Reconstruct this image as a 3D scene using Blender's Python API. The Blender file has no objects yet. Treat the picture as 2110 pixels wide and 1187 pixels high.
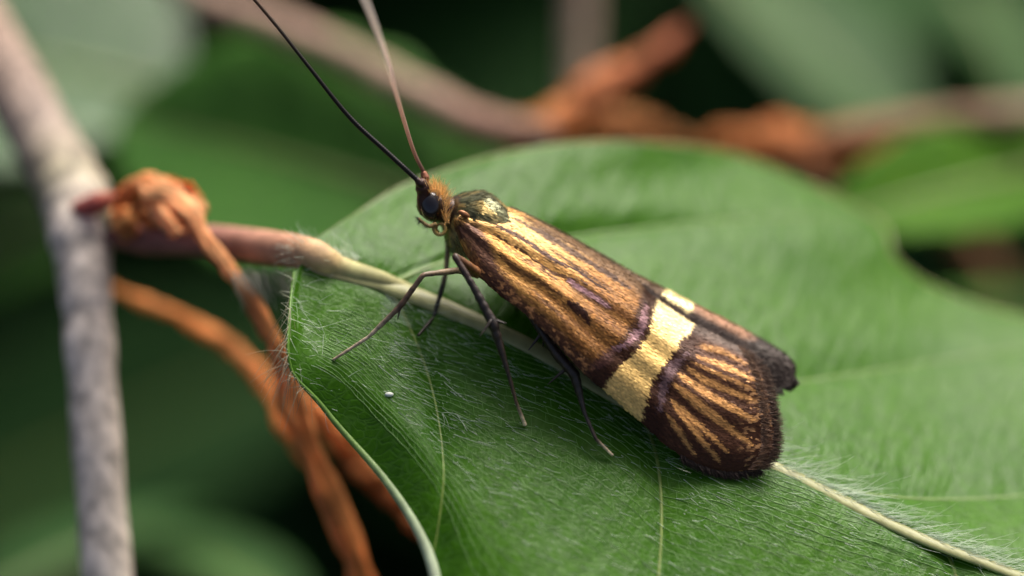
import bpy, math, random
import numpy as np
from mathutils import Vector

# ------------------------------------------------------------------ camera, sky, sun, exposure (1 unit = 1 mm)
scene = bpy.context.scene
COL = scene.collection
scene.unit_settings.scale_length = 0.001
rng = np.random.default_rng(7)
random.seed(7)

DIST, FRAME_W, PITCH = 90.0, 25.0, math.radians(40)
PXW, PXH = 2110.0, 1187.0
S = FRAME_W / PXW
FWD = np.array([0, math.cos(PITCH), -math.sin(PITCH)])
UPV = np.array([0, math.sin(PITCH), math.cos(PITCH)])
RGT = np.array([1.0, 0, 0])
CAM = -DIST * FWD

cam_d = bpy.data.cameras.new("camera")
cam = bpy.data.objects.new("camera", cam_d)
COL.objects.link(cam)
cam.location = CAM
cam.rotation_euler = (math.pi / 2 - PITCH, 0, 0)
cam_d.sensor_width = 36.0
cam_d.lens = 36.0 * DIST / FRAME_W
cam_d.clip_start, cam_d.clip_end = 0.5, 6000
cam_d.dof.use_dof = True
cam_d.dof.focus_distance = DIST
APERTURE = 6.0
cam_d.dof.aperture_fstop = cam_d.lens * 1e-3 / APERTURE
scene.camera = cam

SUN_DIR = Vector((0.294, 0.63, 0.719)).normalized()
w = bpy.data.worlds.new("World")
scene.world = w
w.use_nodes = True
nt = w.node_tree
sky = nt.nodes.new("ShaderNodeTexSky")
sky.sky_type = 'NISHITA'
sky.sun_disc = False
sky.sun_elevation = math.asin(SUN_DIR.z)
sky.sun_rotation = math.atan2(SUN_DIR.x, SUN_DIR.y)
sky.dust_density = 9.0
sky.air_density = 0.7
sky.ozone_density = 0.4
nt.nodes["Background"].inputs[1].default_value = 0.08
nt.links.new(sky.outputs[0], nt.nodes["Background"].inputs[0])

sun_d = bpy.data.lights.new("sun", 'SUN')
sun_d.energy = 2.0
sun_d.angle = math.radians(36.0)
sun_d.color = (1.0, 0.97, 0.92)
sun = bpy.data.objects.new("sun", sun_d)
COL.objects.link(sun)
sun.rotation_euler = SUN_DIR.to_track_quat('Z', 'Y').to_euler()

scene.view_settings.view_transform = 'Standard'
scene.view_settings.look = 'None'
scene.view_settings.gamma = 1.0
scene.view_settings.use_curve_mapping = False
scene.view_settings.exposure = 1.0
scene.render.engine = 'CYCLES'
scene.cycles.use_denoising = True
scene.cycles.max_bounces = 8
scene.cycles.transparent_max_bounces = 4
scene.cycles.caustics_reflective = False
scene.cycles.caustics_refractive = False

# ------------------------------------------------------------------ helpers
def P(px, py, d=0.0):
    """photo position + distance behind the focal plane (mm) -> world point"""
    px = np.asarray(px, float); py = np.asarray(py, float); d = np.asarray(d, float)
    a = (px - PXW / 2) * S / DIST
    b = (PXH / 2 - py) * S / DIST
    r = DIST + d
    return CAM + r[..., None] * (FWD + a[..., None] * RGT + b[..., None] * UPV)

def srgb(r, g, b):
    c = np.array([r, g, b], float) / 255.0
    return np.where(c <= 0.04045, c / 12.92, ((c + 0.055) / 1.055) ** 2.4)

def norm(v):
    return v / (np.linalg.norm(v, axis=-1, keepdims=True) + 1e-12)

def catmull(pts, n):
    pts = np.asarray(pts, float)
    m = len(pts)
    x = np.linspace(0, m - 1, n)
    i = np.clip(np.floor(x).astype(int), 0, m - 2)
    f = (x - i)[:, None]
    ext = np.vstack([2 * pts[0] - pts[1], pts, 2 * pts[-1] - pts[-2]])
    p0, p1, p2, p3 = ext[i], ext[i + 1], ext[i + 2], ext[i + 3]
    return 0.5 * (2 * p1 + (p2 - p0) * f + (2 * p0 - 5 * p1 + 4 * p2 - p3) * f ** 2 + (3 * p1 - p0 - 3 * p2 + p3) * f ** 3)

def vnoise(x, y, seed=0):
    """smooth value noise on arrays"""
    def h(i, j):
        n = np.sin(i * 127.1 + j * 311.7 + seed * 74.7) * 43758.5453
        return n - np.floor(n)
    i = np.floor(x); j = np.floor(y)
    fx = x - i; fy = y - j
    fx = fx * fx * (3 - 2 * fx); fy = fy * fy * (3 - 2 * fy)
    return (h(i, j) * (1 - fx) + h(i + 1, j) * fx) * (1 - fy) + (h(i, j + 1) * (1 - fx) + h(i + 1, j + 1) * fx) * fy

def sstep(a, b, x):
    t = np.clip((x - a) / (b - a), 0, 1)
    return t * t * (3 - 2 * t)

class MB:
    """collects pieces; build() links them as one mesh object"""
    def __init__(self):
        self.v, self.f, self.c, self.n = [], [], [], 0
    def add(self, v, f, c=None):
        v = np.asarray(v, float).reshape(-1, 3)
        self.v.append(v)
        self.f.append(np.asarray(f, int) + self.n)
        if c is None:
            c = np.ones((len(v), 3))
        c = np.asarray(c, float)
        if c.ndim == 1:
            c = np.tile(c, (len(v), 1))
        self.c.append(c)
        self.n += len(v)
    def grid(self, pts, c=None, wrap=False):
        """pts (m,n,3)"""
        m, n = pts.shape[:2]
        idx = np.arange(m * n).reshape(m, n)
        if wrap:
            idx2 = np.concatenate([idx, idx[:, :1]], 1)
        else:
            idx2 = idx
        q = np.stack([idx2[:-1, :-1], idx2[:-1, 1:], idx2[1:, 1:], idx2[1:, :-1]], -1).reshape(-1, 4)
        self.add(pts.reshape(-1, 3), q, None if c is None else np.asarray(c).reshape(-1, 3) if np.asarray(c).ndim > 1 else c)
    def tube(self, path, rad, sides=10, c=None, flat=None, cap=True):
        """path (n,3), rad scalar/array; flat=(axis vector, ratio) squashes the section"""
        path = np.asarray(path, float)
        n = len(path)
        rad = np.broadcast_to(np.asarray(rad, float), (n,)).copy()
        if cap:
            t0 = norm(path[0] - path[1]); t1 = norm(path[-1] - path[-2])
            path = np.vstack([path[0] + t0 * rad[0] * .5, path, path[-1] + t1 * rad[-1] * .5])
            if c is not None and np.ndim(c) == 2:
                c = np.vstack([c[:1], c, c[-1:]])
            rad = np.concatenate([[rad[0] * .3], rad, [rad[-1] * .3]])
            n += 2
        t = norm(np.gradient(path, axis=0))
        ref = np.array([0.13, 0.21, 0.97]) if flat is None else np.asarray(flat[0], float)
        b1 = norm(np.cross(t, ref)); b2 = np.cross(b1, t)
        a = np.linspace(0, 2 * np.pi, sides, endpoint=False)
        k = 1.0 if flat is None else flat[1]
        ring = path[:, None, :] + rad[:, None, None] * (np.cos(a)[None, :, None] * b1[:, None, :] + k * np.sin(a)[None, :, None] * b2[:, None, :])
        cc = None
        if c is not None:
            cc = np.repeat(np.asarray(c)[:, None, :], sides, 1) if np.ndim(c) == 2 else c
        base = self.n
        self.grid(ring, cc, wrap=True)
        if cap:
            self.f.append(np.array([[base + (i % sides), base + ((i - 1) % sides), base + ((i - 2) % sides), base + ((i - 2) % sides)] for i in range(0)], int).reshape(0, 4))
            for off, sgn in ((0, 1), ((n - 1) * sides, -1)):
                idx = [base + off + i for i in range(sides)]
                cen = np.asarray(ring[0 if off == 0 else -1].mean(0))
                self.v.append(cen[None]); self.c.append(self.c[-1][:1] if False else (np.ones((1, 3)) if c is None else (np.asarray(c)[None] if np.ndim(c) == 1 else np.asarray(c)[(0 if off == 0 else -1)][None])))
                ci = self.n; self.n += 1
                tri = [[ci, idx[(i + 1) % sides], idx[i]] if sgn > 0 else [ci, idx[i], idx[(i + 1) % sides]] for i in range(sides)]
                self.f.append(np.asarray(tri, int))
    def ball(self, c0, r, col=None, nu=20, nv=12, axes=None):
        th = np.linspace(0, np.pi, nv)[:, None]; ph = np.linspace(0, 2 * np.pi, nu, endpoint=False)[None]
        d = np.stack([np.sin(th) * np.cos(ph), np.sin(th) * np.sin(ph), np.cos(th) + 0 * ph], -1)
        r = np.broadcast_to(np.asarray(r, float), (3,))
        A = np.eye(3) if axes is None else np.asarray(axes)
        self.grid(np.asarray(c0) + (d * r) @ A, col, wrap=True)
    def hairs(self, roots, dirs, length, rad, bend=None, seg=3, c=None):
        """many thin three-sided hairs at once; bend is an offset vector at the tip"""
        n = len(roots)
        roots = np.asarray(roots, float); dirs = norm(np.asarray(dirs, float))
        length = np.broadcast_to(length, (n,)); rad = np.broadcast_to(rad, (n,))
        bend = np.zeros((n, 3)) if bend is None else np.broadcast_to(bend, (n, 3))
        ref = norm(rng.normal(size=(n, 3)))
        b1 = norm(np.cross(dirs, ref)); b2 = np.cross(dirs, b1)
        ts = np.linspace(0, 1, seg + 1)
        V = np.zeros((n, seg + 1, 3, 3))
        for k, t in enumerate(ts):
            cen = roots + dirs * (length * t)[:, None] + bend * t * t
            r = rad * (1 - .75 * t)
            for j in range(3):
                a = 2 * np.pi * j / 3
                V[:, k, j] = cen + (np.cos(a) * b1 + np.sin(a) * b2) * r[:, None]
        idx = np.arange(n * (seg + 1) * 3).reshape(n, seg + 1, 3)
        q = []
        for j in range(3):
            j2 = (j + 1) % 3
            q.append(np.stack([idx[:, :-1, j], idx[:, :-1, j2], idx[:, 1:, j2], idx[:, 1:, j]], -1).reshape(-1, 4))
        cc = None
        if c is not None:
            c = np.asarray(c, float)
            cc = np.repeat(c if c.ndim == 2 else np.tile(c, (n, 1)), (seg + 1) * 3, 0)
        self.add(V.reshape(-1, 3), np.concatenate(q), cc)
    def build(self, name, mat, parent=None, smooth=True, attr=None):
        v = np.concatenate(self.v)
        me = bpy.data.meshes.new(name)
        origin = v.mean(0) if parent is None else np.zeros(3)
        fl = [f for f in self.f if len(f)]
        nl = sum(f.size for f in fl); npoly = sum(len(f) for f in fl)
        me.vertices.add(len(v)); me.loops.add(nl); me.polygons.add(npoly)
        me.vertices.foreach_set("co", (v - origin).astype(np.float32).ravel())
        me.loops.foreach_set("vertex_index", np.concatenate([f.ravel() for f in fl]).astype(np.int32))
        sizes = np.concatenate([np.full(len(f), f.shape[1]) for f in fl])
        me.polygons.foreach_set("loop_start", np.concatenate([[0], np.cumsum(sizes)[:-1]]).astype(np.int32))
        ca = me.attributes.new("tint", 'FLOAT_COLOR', 'POINT')
        c = np.concatenate(self.c)
        ca.data.foreach_set("color", np.concatenate([c, np.ones((len(c), 1))], 1).astype(np.float32).ravel())
        if attr is not None:
            for k, val in attr.items():
                a = me.attributes.new(k, 'FLOAT_VECTOR', 'POINT')
                a.data.foreach_set("vector", np.asarray(val, np.float32).ravel())
        me.update(calc_edges=True)
        me.validate()
        if smooth:
            me.shade_smooth()
        me.materials.append(mat)
        o = bpy.data.objects.new(name, me)
        COL.objects.link(o)
        if parent is not None:
            o.parent = parent
            o.matrix_parent_inverse = world_inv(parent)
        else:
            o.location = origin
        return o

def world_inv(o):
    """inverse of the world placement (things are only translated)"""
    from mathutils import Matrix
    t = Vector((0, 0, 0)); q = o
    while q is not None:
        t += q.location + q.matrix_parent_inverse.translation
        q = q.parent
    return Matrix.Translation(-t)

def thing(name, loc, label, cat, group=None, kind=None):
    o = bpy.data.objects.new(name, None)
    COL.objects.link(o)
    o.empty_display_size = 0.5
    o.location = Vector([float(a) for a in loc])
    o["label"] = label; o["category"] = cat
    if group: o["group"] = group
    if kind: o["kind"] = kind
    return o

# ------------------------------------------------------------------ materials
def new_mat(name):
    m = bpy.data.materials.new(name)
    m.use_nodes = True
    t = m.node_tree
    return m, t, t.nodes["Principled BSDF"], t.nodes["Material Output"]

def node(t, kind, **kw):
    n = t.nodes.new(kind)
    for k, v in kw.items():
        if k.startswith("in_"):
            key = k[3:]
            n.inputs[int(key) if key.isdigit() else key.replace("_", " ")].default_value = v
        else:
            setattr(n, k, v)
    return n

def link(t, a, ao, b, bi):
    t.links.new(a.outputs[ao], b.inputs[bi])

def mix_col(t, a, b, fac, mode='MIX'):
    n = t.nodes.new("ShaderNodeMix")
    n.data_type = 'RGBA'; n.blend_type = mode
    for sock, val in ((0, fac), (6, a), (7, b)):
        if hasattr(val, "is_linked") or isinstance(val, bpy.types.NodeSocket):
            t.links.new(val, n.inputs[sock])
        else:
            n.inputs[sock].default_value = val if sock == 0 else (*[float(x) for x in val], 1.0)
    return n.outputs[2]

def mapping(t, src, scale=(1, 1, 1), rot=(0, 0, 0)):
    m = node(t, "ShaderNodeMapping")
    m.inputs["Scale"].default_value = scale
    m.inputs["Rotation"].default_value = rot
    t.links.new(src, m.inputs[0])
    return m.outputs[0]

def ramp(t, src, stops):
    r = node(t, "ShaderNodeValToRGB")
    el = r.color_ramp.elements
    while len(el) < len(stops): el.new(0.5)
    for e, (p, c) in zip(el, stops):
        e.position = p
        e.color = (*[float(x) for x in c], 1.0) if np.ndim(c) else (c, c, c, 1.0)
    t.links.new(src, r.inputs[0])
    return r.outputs[0]

def translucent_out(t, bsdf, out, color_sock, amount, tint=(1, 1, 1)):
    tr = node(t, "ShaderNodeBsdfTranslucent")
    c = mix_col(t, (0, 0, 0), tint, 1.0)
    m = node(t, "ShaderNodeMix", data_type='RGBA', blend_type='MULTIPLY')
    m.inputs[0].default_value = 1.0
    t.links.new(color_sock, m.inputs[6]); m.inputs[7].default_value = (*tint, 1)
    t.links.new(m.outputs[2], tr.inputs[0])
    ms = node(t, "ShaderNodeMixShader")
    ms.inputs[0].default_value = amount
    link(t, bsdf, 0, ms, 1); link(t, tr, 0, ms, 2)
    link(t, ms, 0, out, 0)

def leaf_material(name, base, light, rough=0.42, transl=0.25, fine=True, spec=0.5, sheen=0.0, cell=(3.0, 6.5)):
    m, t, b, out = new_mat(name)
    at = node(t, "ShaderNodeAttribute", attribute_name="leafco")
    co = at.outputs["Vector"]
    warp = node(t, "ShaderNodeTexNoise", in_Scale=1.6, in_Detail=2.0)
    t.links.new(co, warp.inputs["Vector"])
    add = node(t, "ShaderNodeVectorMath", operation='MULTIPLY_ADD')
    t.links.new(warp.outputs["Color"], add.inputs[0])
    add.inputs[1].default_value = (0.5, 0.5, 0)
    t.links.new(co, add.inputs[2])
    wc = add.outputs[0]
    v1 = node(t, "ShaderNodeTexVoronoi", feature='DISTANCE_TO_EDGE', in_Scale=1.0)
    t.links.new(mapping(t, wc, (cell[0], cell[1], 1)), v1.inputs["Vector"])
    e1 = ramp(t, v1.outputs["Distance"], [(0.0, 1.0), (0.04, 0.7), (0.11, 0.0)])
    v2 = node(t, "ShaderNodeTexVoronoi", feature='DISTANCE_TO_EDGE', in_Scale=1.0)
    t.links.new(mapping(t, wc, (5.2, 8.0, 1)), v2.inputs["Vector"])
    e2 = ramp(t, v2.outputs["Distance"], [(0.0, 1.0), (0.18, 0.0)])
    big = node(t, "ShaderNodeTexNoise", in_Scale=0.35, in_Detail=3.0)
    t.links.new(co, big.inputs["Vector"])
    mid = node(t, "ShaderNodeTexNoise", in_Scale=3.0, in_Detail=4.0)
    t.links.new(co, mid.inputs["Vector"])
    c = mix_col(t, base, light, ramp(t, big.outputs[0], [(0.3, 0.0), (0.7, 1.0)]))
    dark = node(t, "ShaderNodeMath", operation='MULTIPLY', in_1=0.5)
    t.links.new(ramp(t, mid.outputs[0], [(0.35, 1.0), (0.6, 0.0)]), dark.inputs[0])
    c = mix_col(t, c, tuple(np.array(base) * 0.6), dark.outputs[0])
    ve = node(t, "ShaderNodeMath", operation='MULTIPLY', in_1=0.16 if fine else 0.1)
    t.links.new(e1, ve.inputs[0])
    c = mix_col(t, c, (0.16, 0.30, 0.09) if fine else tuple(np.array(light) * 1.7 + 0.03), ve.outputs[0])  # paler veinlet lines, with their bright reflection painted into the colour
    t.links.new(c, b.inputs["Base Color"])
    b.inputs["Roughness"].default_value = rough
    b.inputs["Specular IOR Level"].default_value = spec
    b.inputs["Sheen Weight"].default_value = sheen
    b.inputs["Sheen Roughness"].default_value = 0.4
    h = node(t, "ShaderNodeMath", operation='MULTIPLY_ADD', in_1=0.5)
    t.links.new(e2, h.inputs[0]); t.links.new(e1, h.inputs[2])
    v3 = node(t, "ShaderNodeTexVoronoi", feature='SMOOTH_F1', in_Scale=1.0)
    t.links.new(mapping(t, wc, (1.5, 2.6, 1)), v3.inputs["Vector"])
    hb = node(t, "ShaderNodeMath", operation='MULTIPLY_ADD', in_1=-1.6 if fine else -0.8)
    t.links.new(v3.outputs["Distance"], hb.inputs[0]); t.links.new(h.outputs[0], hb.inputs[2])
    h = hb
    h2 = node(t, "ShaderNodeMath", operation='MULTIPLY_ADD', in_1=0.8)
    t.links.new(mid.outputs[0], h2.inputs[0]); t.links.new(h.outputs[0], h2.inputs[2])
    bp = node(t, "ShaderNodeBump", in_Strength=0.28 if fine else 0.35, in_Distance=0.018 if fine else 0.06)
    t.links.new(h2.outputs[0], bp.inputs["Height"])
    und = node(t, "ShaderNodeTexNoise", in_Scale=1.0, in_Detail=3.0)
    t.links.new(mapping(t, co, (2.4, 0.8, 1)), und.inputs["Vector"])
    bp2 = node(t, "ShaderNodeBump", in_Strength=0.5, in_Distance=0.16)
    t.links.new(und.outputs[0], bp2.inputs["Height"])
    t.links.new(bp.outputs[0], bp2.inputs["Normal"])
    link(t, bp2, 0, b, "Normal")
    translucent_out(t, b, out, c, transl, (0.85, 1.0, 0.35))
    return m

def tint_material(name, rough=0.5, metal=0.0, spec=0.5, transl=0.0, noise=0.0, nscale=8.0, bump=0.0, coat=0.0, stretch=(1, 1, 1)):
    m, t, b, out = new_mat(name)
    at = node(t, "ShaderNodeAttribute", attribute_name="tint")
    c = at.outputs["Color"]
    tc = node(t, "ShaderNodeTexCoord")
    n1 = node(t, "ShaderNodeTexNoise", in_Scale=nscale, in_Detail=5.0)
    t.links.new(mapping(t, tc.outputs["Object"], stretch), n1.inputs["Vector"])
    if noise:
        f = ramp(t, n1.outputs[0], [(0.3, 1 - noise), (0.7, 1 + noise * 0.4)])
        c = mix_col(t, c, f, 1.0, 'MULTIPLY')
    t.links.new(c, b.inputs["Base Color"])
    b.inputs["Roughness"].default_value = rough
    b.inputs["Metallic"].default_value = metal
    b.inputs["Specular IOR Level"].default_value = spec
    b.inputs["Coat Weight"].default_value = coat
    b.inputs["Coat Roughness"].default_value = 0.05
    if bump:
        bp = node(t, "ShaderNodeBump", in_Strength=0.7, in_Distance=bump)
        t.links.new(n1.outputs[0], bp.inputs["Height"])
        link(t, bp, 0, b, "Normal")
    if transl:
        translucent_out(t, b, out, c, transl)
    return m

GREEN_D, GREEN_L = (0.042, 0.158, 0.002), (0.066, 0.20, 0.004)
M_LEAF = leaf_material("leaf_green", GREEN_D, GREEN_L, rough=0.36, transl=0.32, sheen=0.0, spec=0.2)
M_BGLEAF = leaf_material("leaf_green_far", (0.046, 0.165, 0.016), (0.068, 0.20, 0.024), rough=0.5, transl=0.25, fine=False, spec=0.15)
M_BGGLOSS = leaf_material("leaf_green_glossy", (0.020, 0.088, 0.012), (0.034, 0.12, 0.018), rough=0.38, transl=0.2, fine=False, spec=0.65)
M_MID = leaf_material("leaf_green_mid", (0.024, 0.092, 0.014), (0.036, 0.118, 0.02), rough=0.5, transl=0.25, fine=False, spec=0.25)
M_YOUNG = leaf_material("leaf_young", (0.060, 0.20, 0.003), (0.09, 0.24, 0.005), rough=0.5, transl=0.4, fine=False, spec=0.15)
M_SHADED = leaf_material("leaf_shaded", (0.012, 0.050, 0.008), (0.02, 0.068, 0.011), rough=0.7, transl=0.12, fine=False, spec=0.15)  # leaf green darkened so the colour itself carries the shade
M_VEIN = tint_material("vein_pale", rough=0.42, transl=0.2, noise=0.25, nscale=3.0, bump=0.03)
M_PETIOLE = tint_material("petiole", rough=0.62, spec=0.3, transl=0.1, noise=0.3, nscale=2.5, bump=0.04)
M_HAIR = tint_material("plant_hair", rough=0.35, transl=0.35)
M_BARK = tint_material("bark", rough=0.75, noise=0.62, nscale=2.6, bump=0.08, stretch=(1.0, 1.0, 0.45))
M_DRY = tint_material("dry_scale", rough=0.65, transl=0.32, noise=0.5, spec=0.3, nscale=1.2, bump=0.06)
M_SCALE = tint_material("wing_scales", rough=0.40, metal=0.34, spec=0.2)
M_THORAX = tint_material("thorax_scales", rough=0.30, metal=0.55, spec=0.5)
M_MEMB = tint_material("wing_membrane", rough=0.5, metal=0.3)
M_FRINGE = tint_material("wing_fringe", rough=0.6, transl=0.15)
M_BODY = tint_material("insect_body", rough=0.4, metal=0.35, noise=0.4, nscale=14.0, bump=0.02)
M_LEG = tint_material("insect_leg", rough=0.45, spec=0.5, noise=0.45, nscale=16.0, bump=0.015)
M_EYE = tint_material("insect_eye", rough=0.1, spec=0.5, coat=0.5)
M_ANT = tint_material("antenna", rough=0.4, spec=0.6, transl=0.5)
M_TUFT = tint_material("tuft_hair", rough=0.5, transl=0.5)
M_GRAIN = tint_material("white_grain", rough=0.4)

# ------------------------------------------------------------------ the setting: ground and the shaded undergrowth
m, t, b, out = new_mat("soil")
tc = node(t, "ShaderNodeTexCoord")
n1 = node(t, "ShaderNodeTexNoise", in_Scale=0.08, in_Detail=8.0)
t.links.new(tc.outputs["Object"], n1.inputs["Vector"])
c = ramp(t, n1.outputs[0], [(0.35, (0.008, 0.010, 0.004)), (0.55, (0.018, 0.022, 0.008)), (0.75, (0.035, 0.028, 0.014))])
t.links.new(c, b.inputs["Base Color"])
b.inputs["Roughness"].default_value = 0.95
M_SOIL = m
g = MB()
xs = np.linspace(-1, 1, 121); xs = np.sign(xs) * np.abs(xs) ** 2.2 * 3000
X, Y = np.meshgrid(xs, xs, indexing='ij')
Z = -150 + 10 * vnoise(X / 40 + 50, Y / 40 + 50, 1) + 4 * vnoise(X / 9 + 90, Y / 9 + 90, 2)
g.grid(np.stack([X, Y, Z], -1)[:, ::-1])
go = g.build("ground", M_SOIL)
go["kind"] = "structure"

def leaf_template(n=7, k=2):
    """unit leaf: x along the midrib 0..1, y across, slight fold and pleats"""
    s = np.linspace(0, 1, n)[:, None]; tt = np.linspace(-1, 1, 2 * k + 1)[None]
    wd = 0.34 * np.sin(np.pi * np.clip(s, 0, 1) ** 0.85) ** 0.8 + 0.004
    x = s + 0.06 * np.abs(tt) * np.sin(np.pi * s)
    y = tt * wd
    z = 0.12 * np.abs(tt) * wd * 3 * 0.4 - 0.25 * (s - 0.4) ** 2
    return np.stack([x + 0 * tt, y, z + 0 * tt], -1)

def undergrowth():
    T = leaf_template()
    mb = MB(); cos = []
    N = 1800
    for i in range(N):
        d = rng.uniform(85, 190)
        px = 1055 + rng.uniform(-2600, 2600); py = 593 + rng.uniform(-1350, 1900)
        c0 = P(px, py, d)
        if c0[2] < -146: continue
        nrm = norm(np.array([rng.normal(0, .5), rng.normal(-0.1, .5), 1.0]))
        a = rng.uniform(0, 2 * np.pi)
        e1 = norm(np.cross(nrm, [math.cos(a), math.sin(a), 0.01])); e2 = np.cross(nrm, e1)
        L = rng.uniform(22, 40)
        pts = c0 + L * (T[..., 0:1] * e1 + T[..., 1:2] * e2 + T[..., 2:3] * nrm)
        mb.grid(pts)
        cos.append((T * L).reshape(-1, 3) + rng.uniform(0, 50, 3) * [1, 1, 0])
    o = mb.build("undergrowth", M_SHADED, attr={"leafco": np.concatenate(cos)})
    o["kind"] = "stuff"
    o["label"] = "dark blurred mass of leaves in the shade behind"
    return o
undergrowth()

# ------------------------------------------------------------------ the beech branch that carries the leaf
K_NEAR = 0.58        # the far half lies flatter than the near half
MX = [560, 640, 685, 750, 800, 930, 1100, 1290, 1450, 1640, 1885, 2120, 2600, 3050]
MY = [505, 522, 550, 568, 584, 635, 715, 822, 895, 978, 1098, 1190, 1390, 1560]
def leaf_d(px, py):
    px = np.asarray(px, float); py = np.asarray(py, float)
    yl = 720 + (px - 600) * 0.293
    above = np.interp(px, MX, MY) - py
    above = 25 * np.log1p(np.exp(np.clip(above / 25, -40, 40)))      # soft crease at the midrib
    return ((yl - py) * K_NEAR + above * (np.interp(px, [900, 1300, 1600, 1950], [1.05, 1.08, 1.26, 1.46]) - K_NEAR)) * S

A0, A1, A2 = P(700, 556, leaf_d(700, 556)), P(2110, 1187, leaf_d(2110, 1187)), P(1200, 480, leaf_d(1200, 480))
E_MID = norm(A1 - A0)
N_LEAF = norm(np.cross(E_MID, A2 - A0))     # mean leaf normal
if N_LEAF[2] < 0: N_LEAF = -N_LEAF
E_PERP = norm(np.cross(N_LEAF, E_MID))       # towards the far half

ROWS = [  # midrib, near mid, near margin, far mid, far margin
 ((640, 522), (628, 538), (606, 563), (645, 505), (648, 493)),
 ((660, 540), (622, 595), (594, 650), (690, 490), (720, 448)),
 ((685, 550), (640, 642), (590, 738), (760, 460), (860, 366)),
 ((715, 558), (676, 668), (616, 779), (880, 440), (1060, 315)),
 ((750, 568), (752, 705), (688, 826), (1020, 430), (1330, 297)),
 ((775, 575), (822, 770), (808, 950), (1120, 448), (1560, 315)),
 ((800, 584), (905, 820), (905, 1120), (1220, 468), (1800, 452)),
 ((930, 635), (1020, 890), (945, 1330), (1360, 560), (1850, 540)),
 ((1100, 715), (1170, 950), (1050, 1560), (1500, 665), (2000, 612)),
 ((1290, 822), (1370, 1090), (1250, 1760), (1640, 772), (2260, 700)),
 ((1450, 895), (1560, 1180), (1480, 1900), (1800, 870), (2420, 800)),
 ((1640, 978), (1760, 1250), (1700, 1990), (2000, 1012), (2620, 950)),
 ((1885, 1098), (2000, 1300), (1950, 2050), (2200, 1130), (2800, 1130)),
 ((2120, 1190), (2260, 1420), (2300, 2050), (2450, 1260), (2950, 1300)),
 ((2600, 1390), (2700, 1540), (2800, 1900), (2800, 1420), (3100, 1450)),
 ((3050, 1560), (3080, 1590), (3120, 1640), (3080, 1555), (3130, 1570)),
]
NR = len(ROWS)
NS, NT = 331, 41
COLS = [catmull([r[k] for r in ROWS], NS) for k in range(5)]
SROW = np.linspace(0, NR - 1, NS)
NEAR_V, FAR_V = (6, 9, 12, 13.6), (6, 9, 11, 13)

def quad3(p0, p1, p2, t):
    """curve through p0, p1 (t=.5), p2"""
    return p0 * (2 * (t - .5) * (t - 1)) + p1 * (4 * t * (1 - t)) + p2 * (2 * t * (t - .5))

def half_points(side, row, t):
    """world points of one half at row positions and t (0 midrib .. 1 margin); arrays broadcast"""
    row = np.asarray(row, float); t = np.asarray(t, float)
    row, t = np.broadcast_arrays(row, t)
    def cc(k):
        return np.stack([np.interp(row, SROW, COLS[k][:, j]) for j in range(2)], -1)
    q = (1, 2) if side < 0 else (3, 4)
    xy = quad3(cc(0), cc(q[0]), cc(q[1]), t[..., None])
    p = P(xy[..., 0], xy[..., 1], leaf_d(xy[..., 0], xy[..., 1]))
    h = np.zeros(row.shape)
    for v in (NEAR_V if side < 0 else FAR_V):
        h -= (0.34 if side < 0 else 0.30) * np.exp(-np.abs(row - v) / (0.42 if side < 0 else .55)) * (np.sin(np.pi * np.clip(t, 0, 1) ** .8) ** .7 if side < 0 else np.sin(np.pi * np.clip(t, 0, 1)) ** 1.6)
    # margin waves, the raised basal lobe and the front edge rolled under
    env = sstep(0.55, 1.0, t)
    if side < 0:
        roll = np.exp(-((row - 6.2) / 2.6) ** 2)
        h -= 1.1 * sstep(0.74, 1.12, t) * roll
        h += 0.35 * np.exp(-((row - 1.6) / 1.1) ** 2) * env
        h += 0.12 * np.sin(row * 2.3 + 1) * env * sstep(2.0, 4.0, row)
    else:
        h -= 0.15 * env * np.exp(-((row - 5.1) / 0.6) ** 2)
        h += 0.14 * np.sin(row * 2.1 + .6) * env * sstep(1.0, 3.0, row)
        h += 0.1 * np.sin(np.pi * t) * np.exp(-((row - 3.5) / 1.6) ** 2)
    # soft dip along the midrib
    h -= 0.22 * np.exp(-(t / 0.06) ** 2) * 0.5
    return p + h[..., None] * N_LEAF

branch = thing("beech_branch", P(165, 430, 7),
    "beech branch with the sharp green leaf under the moth, grey twig, dry orange bud scales", "branch")

def leaf_blade():
    mb = MB()
    tt = np.linspace(0, 1, NT) ** 0.92
    near = half_points(-1, SROW[:, None], tt[None, ::-1][:, :-1])
    far = half_points(1, SROW[:, None], tt[None])
    pts = np.concatenate([near, far], 1)
    nT = pts.shape[1]
    under = pts - 0.07 * N_LEAF
    ring = np.concatenate([pts, under[:, ::-1]], 1)
    mb.grid(ring, wrap=True)
    v = np.concatenate(mb.v)
    lc = np.stack([(v - A0) @ E_MID, (v - A0) @ E_PERP, 0 * v[:, 0]], -1) + [20, 20, 0]
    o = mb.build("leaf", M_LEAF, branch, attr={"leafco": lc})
    return o
blade = leaf_blade()
blade["label"] = "broad green leaf blade under the moth"

def on_leaf(side, row, t, lift):
    return half_points(side, np.asarray(row, float), np.asarray(t, float)) + np.asarray(lift)[..., None] * N_LEAF if np.ndim(lift) else half_points(side, np.asarray(row, float), np.asarray(t, float)) + lift * N_LEAF

# midrib
mb = MB()
r = np.linspace(0.2, NR - 1.2, 200)
path = on_leaf(-1, r, 0 * r, 0.03)
rad = np.interp(r, [0, 2, 5, 8, 11, 13, 15], [0.40, 0.36, 0.31, 0.27, 0.20, 0.17, 0.05])
colr = np.stack([np.interp(r, [0, 1.5, 4, 15], [a, b_, c_, d_]) for a, b_, c_, d_ in zip((.36, .20, .15), (.40, .34, .15), (.46, .46, .19), (.44, .46, .20))], -1)
mb.tube(path, rad, 12, colr, flat=(N_LEAF, 0.42))
mb.build("midrib", M_VEIN, blade)
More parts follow.
